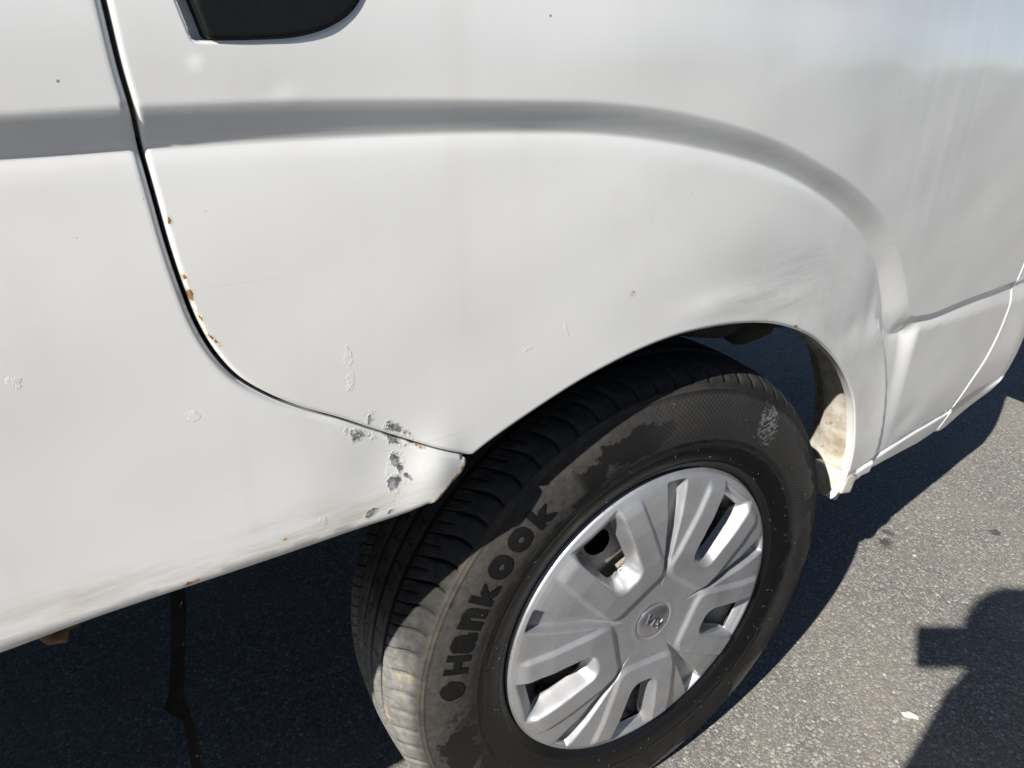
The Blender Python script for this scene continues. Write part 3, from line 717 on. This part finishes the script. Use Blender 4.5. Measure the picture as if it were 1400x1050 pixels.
def hub_depth(r, th, w0):
    """depth of the cover face behind its rim plane (positive = into the wheel); also the window mask"""
    D = np.interp(r, [0, .02, .035, .06, .10, .15, .178, .188, .194, .199, .2025], [-.008, -.008, -.0072, -.0085, -.0105, -.0085, -.0050, -.0032, -.0015, .0010, .0075])
    per = 2 * math.pi / 5
    psi = (th - w0 + per / 2) % per - per / 2
    q = r * np.cos(psi); l = r * np.sin(psi)
    def box(q0, q1, a, b, k=.006):
        e1 = np.abs(l) - (a + b * (q - q0)); e2 = q0 - q; e3 = q - q1
        m = np.maximum(e1, e3); h = np.clip(.5 + .5 * (m - e2) / .016, 0, 1)
        return e2 * (1 - h) + m * h + .016 * h * (1 - h) * 1.0
    sd = box(.089, .1940, .0205, .165)
    out = S((.1955 - r) / .016)
    D = D - .0042 * S((.0315 - sd) / .0070) * S((r - .030) / .012) * out
    ins = np.clip(-sd, 0, 1)
    flo = S(ins / .0088)
    rise = S((.1975 - q) / .034)                        # floor runs up to the rim at the outer end
    D = D + .0235 * flo * rise
    sw = box(.0985, .1765, .0150, .135)
    # tapering groove between the spokes
    p2 = (th - w0) % per - per / 2; l2 = r * np.sin(p2)
    gw = .0020 + .098 * np.clip(r - .060, 0, 1)
    D = D + .0125 * S((gw - np.abs(l2)) / .0034 + .15) * S((r - .045) / .07) * S((.1950 - r) / .007)
    # boss recess for the badge
    D = D + .0022 * S((.0275 - r) / .002)
    return D, sw

def make_wheel(parent, loc, rz, detailed=True):
    wh = empty('wheel', loc, parent, rz)
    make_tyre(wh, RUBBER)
    w0 = math.radians(49)
    nth, nr = 900, 120
    rr = np.concatenate([np.linspace(.0, .18, 96), np.linspace(.1815, .2025, 24)])
    th = np.linspace(0, 2 * math.pi, nth, endpoint=False)
    TH, R2 = np.meshgrid(th, rr, indexing='ij')
    D, sw = hub_depth(R2, TH, w0)
    co = np.stack([R2 * np.cos(TH), D, R2 * np.sin(TH)], -1).reshape(-1, 3).tolist(); sv = sw.reshape(-1); mm = R2.shape[1]
    I, J = np.meshgrid(np.arange(nth), np.arange(mm - 1), indexing='ij'); I2 = (I + 1) % nth
    Q = np.stack([I * mm + J, I * mm + J + 1, I2 * mm + J + 1, I2 * mm + J], -1).reshape(-1, 4)
    neg = (sv[Q] < 0); nn_ = neg.sum(1); F = [tuple(q) for q in Q[nn_ == 0].tolist()]; cache = {}
    def cut(a, b):
        k = (min(a, b), max(a, b))
        if k not in cache:
            t = sv[k[0]] / (sv[k[0]] - sv[k[1]]); pa, pb = co[k[0]], co[k[1]]
            co.append([pa[c] + (pb[c] - pa[c]) * t for c in range(3)]); cache[k] = len(co) - 1
        return cache[k]
    for q in Q[(nn_ > 0) & (nn_ < 4)].tolist():
        out = []
        for a, b in zip(q, q[1:] + q[:1]):
            if sv[a] >= 0: out.append(a)
            if (sv[a] >= 0) != (sv[b] >= 0): out.append(cut(a, b))
        if len(out) > 2: F.append(tuple(out))
    hc = mesh('hubcap', co, F, SILVER, wh)
    bmx = bmesh.new(); bmx.from_mesh(hc.data); bmesh.ops.remove_doubles(bmx, verts=bmx.verts, dist=1e-5); bmesh.ops.recalc_face_normals(bmx, faces=bmx.faces)
    if sum(f.normal.y * f.calc_area() for f in bmx.faces) > 0: bmesh.ops.reverse_faces(bmx, faces=bmx.faces)
    bmx.to_mesh(hc.data); bmx.free()
    md = hc.modifiers.new('thickness', 'SOLIDIFY'); md.thickness = .0028; md.offset = -1
    # badge: slightly domed disc with three raised letters, wheel stopped with it upside down
    a = np.linspace(0, 2 * math.pi, 64, endpoint=False); rb_ = np.array([0.0, .008, .016, .0215, .0240, .0252, .0252]); yb = np.array([-.0092, -.0091, -.0087, -.0081, -.0075, -.0062, -.0045])
    P = np.stack([np.outer(np.cos(a), rb_), np.tile(yb, (64, 1)), np.outer(np.sin(a), rb_)], -1)
    grid_mesh('badge', P[::-1], plain('badge_face', (.42, .42, .44), .22, .85, var=.1), wh, wrap=True)
    ang = math.radians(140); ca, sa = math.cos(ang), math.sin(ang)
    def stroke(bm, p, q, wd):
        p = Vector(p); q = Vector(q); d = (q - p).normalized(); nn = Vector((-d.y, d.x)) * wd / 2
        vs = []
        for y in (-.0100, -.0082):
            for c in (p + nn, q + nn, q - nn, p - nn):
                u, v = c.x * .0095, c.y * .0095; vs.append(bm.verts.new((u * ca - v * sa, y, u * sa + v * ca)))
        for f in ((0, 1, 2, 3), (7, 6, 5, 4), (0, 4, 5, 1), (1, 5, 6, 2), (2, 6, 7, 3), (3, 7, 4, 0)): bm.faces.new([vs[i] for i in f])
    for ch in ([((-1.55, -.7), (-1.55, .7)), ((-1.42, -.05), (-.55, .7)), ((-1.2, .1), (-.45, -.7))], [((-.02, -.7), (-.02, .7))], [((.42, -.7), (.98, .7)), ((1.55, -.7), (.98, .7))]):
        bm = bmesh.new()
        for p, q in ch: stroke(bm, p, q, .27)
        bmesh.ops.recalc_face_normals(bm, faces=bm.faces); bm_obj('badge_letter', bm, CHROME, wh, smooth=False)
    # steel wheel behind the cover: dish with vent holes, and barrel
    rk = np.array([.060, .085, .100, .112, .122, .150, .158, .163, .172, .182, .190]); yk = np.array([.030, .034, .026, .024, .027, .040, .044, .040, .030, .022, .018])
    rs = np.linspace(.060, .190, 120); ys = np.interp(rs, rk, yk); ys = np.convolve(np.pad(ys, 2, 'edge'), np.ones(5) / 5, 'valid')
    nt_ = 560; a = np.linspace(0, 2 * math.pi, nt_, endpoint=False)
    P = np.stack([np.outer(np.cos(a), rs), np.tile(ys, (nt_, 1)), np.outer(np.sin(a), rs)], -1)
    AA, RR = np.meshgrid(a, .5 * (rs[1:] + rs[:-1]), indexing='ij'); va = (((AA + .12) * 10 / (2 * math.pi)) % 1 - .5) * 2 * math.pi / 10 * .137
    vent = (va / .018) ** 2 + ((RR - .134) / .0125) ** 2 < 1
    grid_mesh('steel_rim', P[::-1], STEEL, wh, wrap=True, keep=~np.roll(vent[::-1], -1, 0))
    nt_ = 120; a = np.linspace(0, 2 * math.pi, nt_, endpoint=False)
    rs = np.array([.194, .192, .180, .176, .176, .190]); ys = np.array([.010, .020, .034, .05, .15, .17])
    P = np.stack([np.outer(np.cos(a), rs), np.tile(ys, (nt_, 1)), np.outer(np.sin(a), rs)], -1)
    grid_mesh('rim_barrel', P, DARKMET, wh, wrap=True)
    bm = bmesh.new(); bmesh.ops.create_cone(bm, cap_ends=True, segments=48, radius1=.150, radius2=.150, depth=.06, matrix=Matrix.Translation((0, .085, 0)) @ Matrix.Rotation(math.pi / 2, 4, 'X'))
    bm_obj('brake_drum', bm, DARKMET, wh, smooth=False)
    return wh
wheel = make_wheel(van, (0, 0, RT), math.radians(-2.94))

# raised lettering on the tyre wall
LETMAT = plain('black_letter_rubber', (.003, .003, .003), .60, bump=.5, bscale=160, col2=(.006, .0058, .0056), Specular_IOR_Level=.2)
def font_mesh(ch, size):
    cu = bpy.data.curves.new('t', 'FONT'); cu.body = ch; cu.size = size; cu.offset = size * .062; cu.extrude = .5; cu.align_x = 'CENTER'; cu.resolution_u = 4
    o = bpy.data.objects.new('t', cu); COL.objects.link(o); bpy.context.view_layer.update()
    me = bpy.data.meshes.new_from_object(o.evaluated_get(bpy.context.evaluated_depsgraph_get()))
    bpy.data.objects.remove(o); bpy.data.curves.remove(cu); return me
def wrap_letter(me, th0, rbase, h=.0013, fit=None):
    n = len(me.vertices); co = np.empty(n * 3); me.vertices.foreach_get('co', co); co = co.reshape(-1, 3)
    if fit:
        lo = co.min(0); hi = co.max(0); co[:, 0] = (co[:, 0] - (lo[0] + hi[0]) / 2) * fit[0] / (hi[0] - lo[0]); co[:, 1] = (co[:, 1] - lo[1]) * fit[1] / (hi[1] - lo[1])
    jit = np.sin(co[:, 0] * 900 + th0 * 7) * .00035 + np.sin(co[:, 1] * 1100 + th0 * 3) * .00035
    r = rbase + co[:, 1] + jit; t = th0 - co[:, 0] / .277
    y = yprof(r) - np.where(co[:, 2] > 0, h, -.0006)
    me.vertices.foreach_set('co', np.stack([r * np.cos(t), y, r * np.sin(t)], 1).ravel()); me.update()
bpy.context.view_layer.update()
for ch, d, sz, wd in (('H', 166.2, .031, .0240), ('a', 160.6, .034, .0250), ('n', 154.8, .034, .0255), ('k', 148.7, .031, .0255), ('o', 142.2, .034, .0275), ('o', 135.3, .034, .0275), ('k', 128.6, .031, .0250)):
    me = font_mesh(ch, sz); wrap_letter(me, math.radians(d), .2645, fit=(wd, .0245))
    if len(me.polygons): link('tyre_letter', me, LETMAT, wheel)
# round emblem before the word
bm = bmesh.new(); R0 = .0125
ring = [bm.verts.new((R0 * (1 + .06 * math.sin(5 * a)) * math.cos(a), R0 * (1 + .05 * math.cos(4 * a)) * math.sin(a), .5)) for a in [2 * math.pi * k / 32 for k in range(32)]]
lowr = [bm.verts.new((v.co.x, v.co.y, -.5)) for v in ring]; bm.faces.new(ring)
for k in range(32): bm.faces.new((ring[k], lowr[k], lowr[(k + 1) % 32], ring[(k + 1) % 32]))
me = bpy.data.meshes.new('tyre_emblem'); bm.to_mesh(me); bm.free(); wrap_letter(me, math.radians(173.0), .2765); link('tyre_emblem', me, LETMAT, wheel)

# moulding hairs of the new rubber: too small to pick apart
bm = bmesh.new()
for k in range(95):
    a = random.uniform(-2.2, 3.3); r = random.choice([random.uniform(.208, .240), random.uniform(.214, .236), random.uniform(.245, .315)])
    b = Vector((r * math.cos(a), float(yprof(np.array(r))), r * math.sin(a))); d = Vector((random.gauss(0, .8), -1, random.gauss(0, .8))).normalized() * random.uniform(.0015, .0042)
    tube(bm, [b, b + d * .6, b + d + Vector((random.gauss(0, .0006), 0, random.gauss(0, .0006)))], [.00034, .0003, .00018], 4)
hr = bm_obj('rubber_hairs', bm, plain('pale_rubber_tip', (.07, .07, .07), .5), wheel); tag(hr, None, None, None, 'stuff')

# the other wheels, shaded under the body
def far_wheel(loc):
    w2 = empty('wheel', loc, van, math.pi if loc[1] > .5 else 0)
    for ch in wheel.children:
        if ch.name.split('.')[0] in ('tyre', 'hubcap', 'rim_barrel'):
            c = ch.copy(); COL.objects.link(c); c.parent = w2
    return w2
far_wheel((0, 1.58, RT)); far_wheel((-2.15, .02, RT)); far_wheel((-2.15, 1.58, RT))

# unseen underbody boxes, added under the floor to deepen the shade there
for (nm, c, sz) in (('fuel_tank', (-1.15, .86, .47), (.75, .60, .26)), ('gearbox', (-.35, .82, .47), (.80, .34, .26)), ('engine_sump', (.35, .84, .50), (.5, .5, .22)), ('mud_flap', (-1.85, .12, .42), (.012, .26, .42)), ('mud_flap', (-1.85, 1.46, .42), (.012, .26, .42))):
    box_part(nm, c, sz, DARKMET, .006 if nm == 'mud_flap' else .03)

# ------------------------------------------------------------------ pale stone chip on the asphalt
bm = bmesh.new(); bmesh.ops.create_icosphere(bm, subdivisions=3, radius=1)
for v in bm.verts:
    p = v.co; f = 1 + .16 * math.sin(p.x * 5 + p.y * 3) + .10 * math.sin(p.z * 7 + p.x * 4)
    v.co = Vector((p.x * .0125 * f, p.y * .0058 * f * (1 - .35 * p.x), p.z * .0035 * f))
st = bm_obj('stone_chip', bm, plain('pale_stone', (.56, .53, .47), .8, bump=.4, bscale=200)); st.location = (.474, -.149, .0028); st.rotation_euler = (.05, .05, -.95)
tag(st, 'small pale stone chip lying on the asphalt beside the standing shadow', 'stone')

# ------------------------------------------------------------------ loose grit
bm = bmesh.new()
for k in range(420):
    x = random.uniform(.05, 1.7); y = random.uniform(-.55, .45)
    r = random.choice([.0010, .0014, .0018, .0026]) * random.uniform(.7, 1.3)
    M_ = Matrix.Translation((x, y, r * .45)) @ Matrix.Rotation(random.uniform(0, 6.3), 4, 'Z') @ Matrix.Diagonal((r * random.uniform(.8, 1.6), r, r * .7, 1))
    q = bmesh.ops.create_icosphere(bm, subdivisions=1, radius=1, matrix=M_)
    for v in q['verts']: v.co += Vector((random.gauss(0, r * .12), random.gauss(0, r * .12), 0))
gr = bm_obj('grit', bm, plain('grit_stone', (.42, .40, .36), .85, bscale=30, col2=(.16, .15, .14)), smooth=False)
tag(gr, 'loose grit scattered over the asphalt', None, None, 'stuff')

# ------------------------------------------------------------------ the photographer, crouching behind the phone; only the shadow falls into the picture
SKINM = plain('skin', (.42, .25, .18), .55, bscale=40, var=.12)
SHIRT = plain('dark_cloth', (.035, .04, .055), .85, bump=.3, bscale=200)
TROU = plain('denim', (.05, .06, .09), .85, bump=.3, bscale=200)
HAIR = plain('hair', (.015, .012, .010), .6, bump=.5, bscale=150)
def skinned(name, pts, edges, rad, mat, parent, root=0, sub=2):
    me = bpy.data.meshes.new(name); me.from_pydata(pts, edges, []); o = link(name, me, mat, parent)
    sk = o.modifiers.new('skin', 'SKIN'); sk.use_smooth_shade = True
    if not me.skin_vertices: return o
    for i, r in enumerate(rad):
        v = me.skin_vertices[0].data[i]; v.radius = (r, r) if not hasattr(r, '__len__') else r; v.use_root = (i == root)
    sb = o.modifiers.new('sub', 'SUBSURF'); sb.levels = sb.render_levels = sub
    return o
def chains(groups):
    """groups: list of chains of (point, radius); a point given as an int refers to an earlier vertex"""
    P, Rr, E_ = [], [], []
    for ch in groups:
        last = None
        for it in ch:
            if isinstance(it, int): idx = it
            else: P.append(it[0]); Rr.append(it[1]); idx = len(P) - 1
            if last is not None: E_.append((last, idx))
            last = idx
    return P, E_, Rr
PH = CAM - FWD * .012 + RIGHT * .050 - DOWN * .002
person = empty('person', (-.80, -.86, 0)); bpy.context.view_layer.update()
tag(person, 'person in dark clothes crouching with a raised phone, seen only as a shadow', 'person')
O_ = Vector((-.80, -.86, 0))
def L(*p): return tuple(Vector(p) - O_)
tor = [(L(-.86, -.95, .50), .125), (L(-.82, -.89, .66), .12), (L(-.75, -.79, .84), .165), (L(-.71, -.745, .975), .125), (L(-.700, -.715, 1.065), .052), (L(-.690, -.668, 1.165), .092), (L(-.690, -.662, 1.245), .090), (L(-.693, -.668, 1.300), .050)]
lh = PH + RIGHT * .055
larm = [3, (L(-.785, -.668, 1.060), .078), (L(-.80, -.625, .92), .050), (L(-.705, -.595, .875), .043), (L(-.62, -.575, .90), .036), (L(-.540, -.553, .932), .027), (tuple(lh - FWD * .035 + DOWN * .012 - O_), .030)]
rarm = [3, (L(-.575, -.865, 1.00), .060), (L(-.48, -.95, .86), .050), (L(-.43, -.985, .76), .043), (L(-.46, -.92, .68), .034), (L(-.50, -.855, .635), .028), (L(-.515, -.80, .615), .032)]
lleg = [0, (L(-.95, -.88, .47), .10), (L(-.86, -.74, .54), .085), (L(-.80, -.64, .56), .066), (L(-.86, -.73, .34), .058), (L(-.92, -.80, .10), .042), (L(-.90, -.77, .045), .042), (L(-.80, -.65, .028), .034)]
rleg = [0, (L(-.78, -1.00, .47), .10), (L(-.64, -.90, .54), .085), (L(-.55, -.82, .56), .066), (L(-.62, -.92, .34), .058), (L(-.70, -1.00, .10), .042), (L(-.68, -.97, .045), .042), (L(-.58, -.84, .028), .034)]
P, E_, Rr = chains([tor, larm, rarm, lleg, rleg])
body = skinned('body', P, E_, Rr, SKINM, person)
n0 = len(tor)
P, E_, Rr = chains([[(p, r * 1.10 + .004) for p, r in tor[:4]], [3] + [(p, r * 1.12 + .003) for p, r in larm[1:6]], [3] + [(p, r * 1.12 + .003) for p, r in rarm[1:6]]])
skinned('jacket', P, E_, Rr, SHIRT, person)
P, E_, Rr = chains([[(p, r * 1.12 + .003) for p, r in tor[:2]], [0] + [(p, r * 1.10 + .004) for p, r in lleg[1:6]], [0] + [(p, r * 1.10 + .004) for p, r in rleg[1:6]]])
skinned('trousers', P, E_, Rr, TROU, person)
# fingers closed round the phone, thumb in front of the screen
def hand(base, fdir, across, nrm, name):
    for k in range(4):
        b = base + across * (.018 - .012 * k); ln = (.036, .040, .038, .030)[k]
        q = [(tuple(b - O_), .0090), (tuple(b + fdir * ln * .7 + nrm * .006 - O_), .0085), (tuple(b + fdir * ln * 1.2 + nrm * .016 - O_), .0080), (tuple(b + fdir * ln * 1.25 + nrm * .028 - O_), .0070)]
        P, E_, Rr = chains([q]); skinned('finger', P, E_, Rr, SKINM, person, sub=1)
    b = base + across * .026 - fdir * .02
    P, E_, Rr = chains([[(tuple(b - O_), .011), (tuple(b + across * .014 + fdir * .014 - O_), .010), (tuple(b + across * .012 + fdir * .034 - O_), .0085)]]); skinned('thumb', P, E_, Rr, SKINM, person, sub=1)
hand(lh - FWD * .022 + DOWN * .030, -DOWN, RIGHT * -1, -FWD * .2, 'left')
hand(Vector((-.515, -.80, .615)), Vector((.35, .55, -.75)).normalized(), Vector((.8, -.55, 0)).normalized(), Vector((0, 0, -.5)), 'right')
# head details
bm = bmesh.new(); bmesh.ops.create_uvsphere(bm, u_segments=32, v_segments=20, radius=1)
for v in list(bm.verts):
    p = v.co; v.co = Vector((p.x * .098, p.y * .108, p.z * .112)) * (1 + .03 * math.sin(9 * p.x + 3 * p.z) * math.sin(8 * p.y))
bmesh.ops.delete(bm, geom=[v for v in bm.verts if v.co.z < -.02 and v.co.y > -.01], context='VERTS')
hr_ = bm_obj('hair', bm, HAIR, person); hr_.location = Vector((-.699, -.675, 1.215)) - O_; hr_.rotation_euler = (.1, 0, math.radians(-34))
fd = Vector((.56, .83, -.15)).normalized(); rd = Vector((.83, -.56, 0)); hc_ = Vector((-.690, -.664, 1.19))
bm = bmesh.new()
def blob(c, r):
    q = bmesh.ops.create_uvsphere(bm, u_segments=12, v_segments=8, radius=1, matrix=Matrix.Translation(c - O_) @ Matrix.Rotation(math.radians(-34), 4, 'Z') @ Matrix.Diagonal((*r, 1)))
blob(hc_ + fd * .088 + Vector((0, 0, -.02)), (.014, .020, .024)); bm_obj('nose', bm, SKINM, person)
for sg in (-1, 1):
    bm = bmesh.new(); blob(hc_ + rd * sg * .090 + Vector((0, 0, -.01)), (.009, .018, .030)); bm_obj('ear', bm, SKINM, person)
    bm = bmesh.new(); blob(hc_ + fd * .080 + rd * sg * .032 + Vector((0, 0, .008)), (.013, .012, .010)); bm_obj('eye', bm, plain('eye', (.5, .5, .5), .2), person)
bm = bmesh.new(); blob(hc_ + fd * .080 + Vector((0, 0, -.056)), (.024, .010, .007)); bm_obj('mouth', bm, SKINM, person)

# phone
ph = empty('phone', tuple(PH)); ph.rotation_euler = Matrix((tuple((RIGHT.x, -DOWN.x, -FWD.x)), (RIGHT.y, -DOWN.y, -FWD.y), (RIGHT.z, -DOWN.z, -FWD.z))).to_euler()
tag(ph, 'black phone held up in landscape by the crouching person', 'phone')
bm = bmesh.new(); add_box(bm, (0, 0, 0), (.160, .076, .0082)); bm_obj('phone_body', bm, BLACKPL, ph, smooth=False, bevel=.003)
bm = bmesh.new(); add_box(bm, (0, 0, .0044), (.152, .069, .0006)); bm_obj('screen', bm, plain('screen_glass', (.01, .01, .012), .05, var=0.), ph, smooth=False)
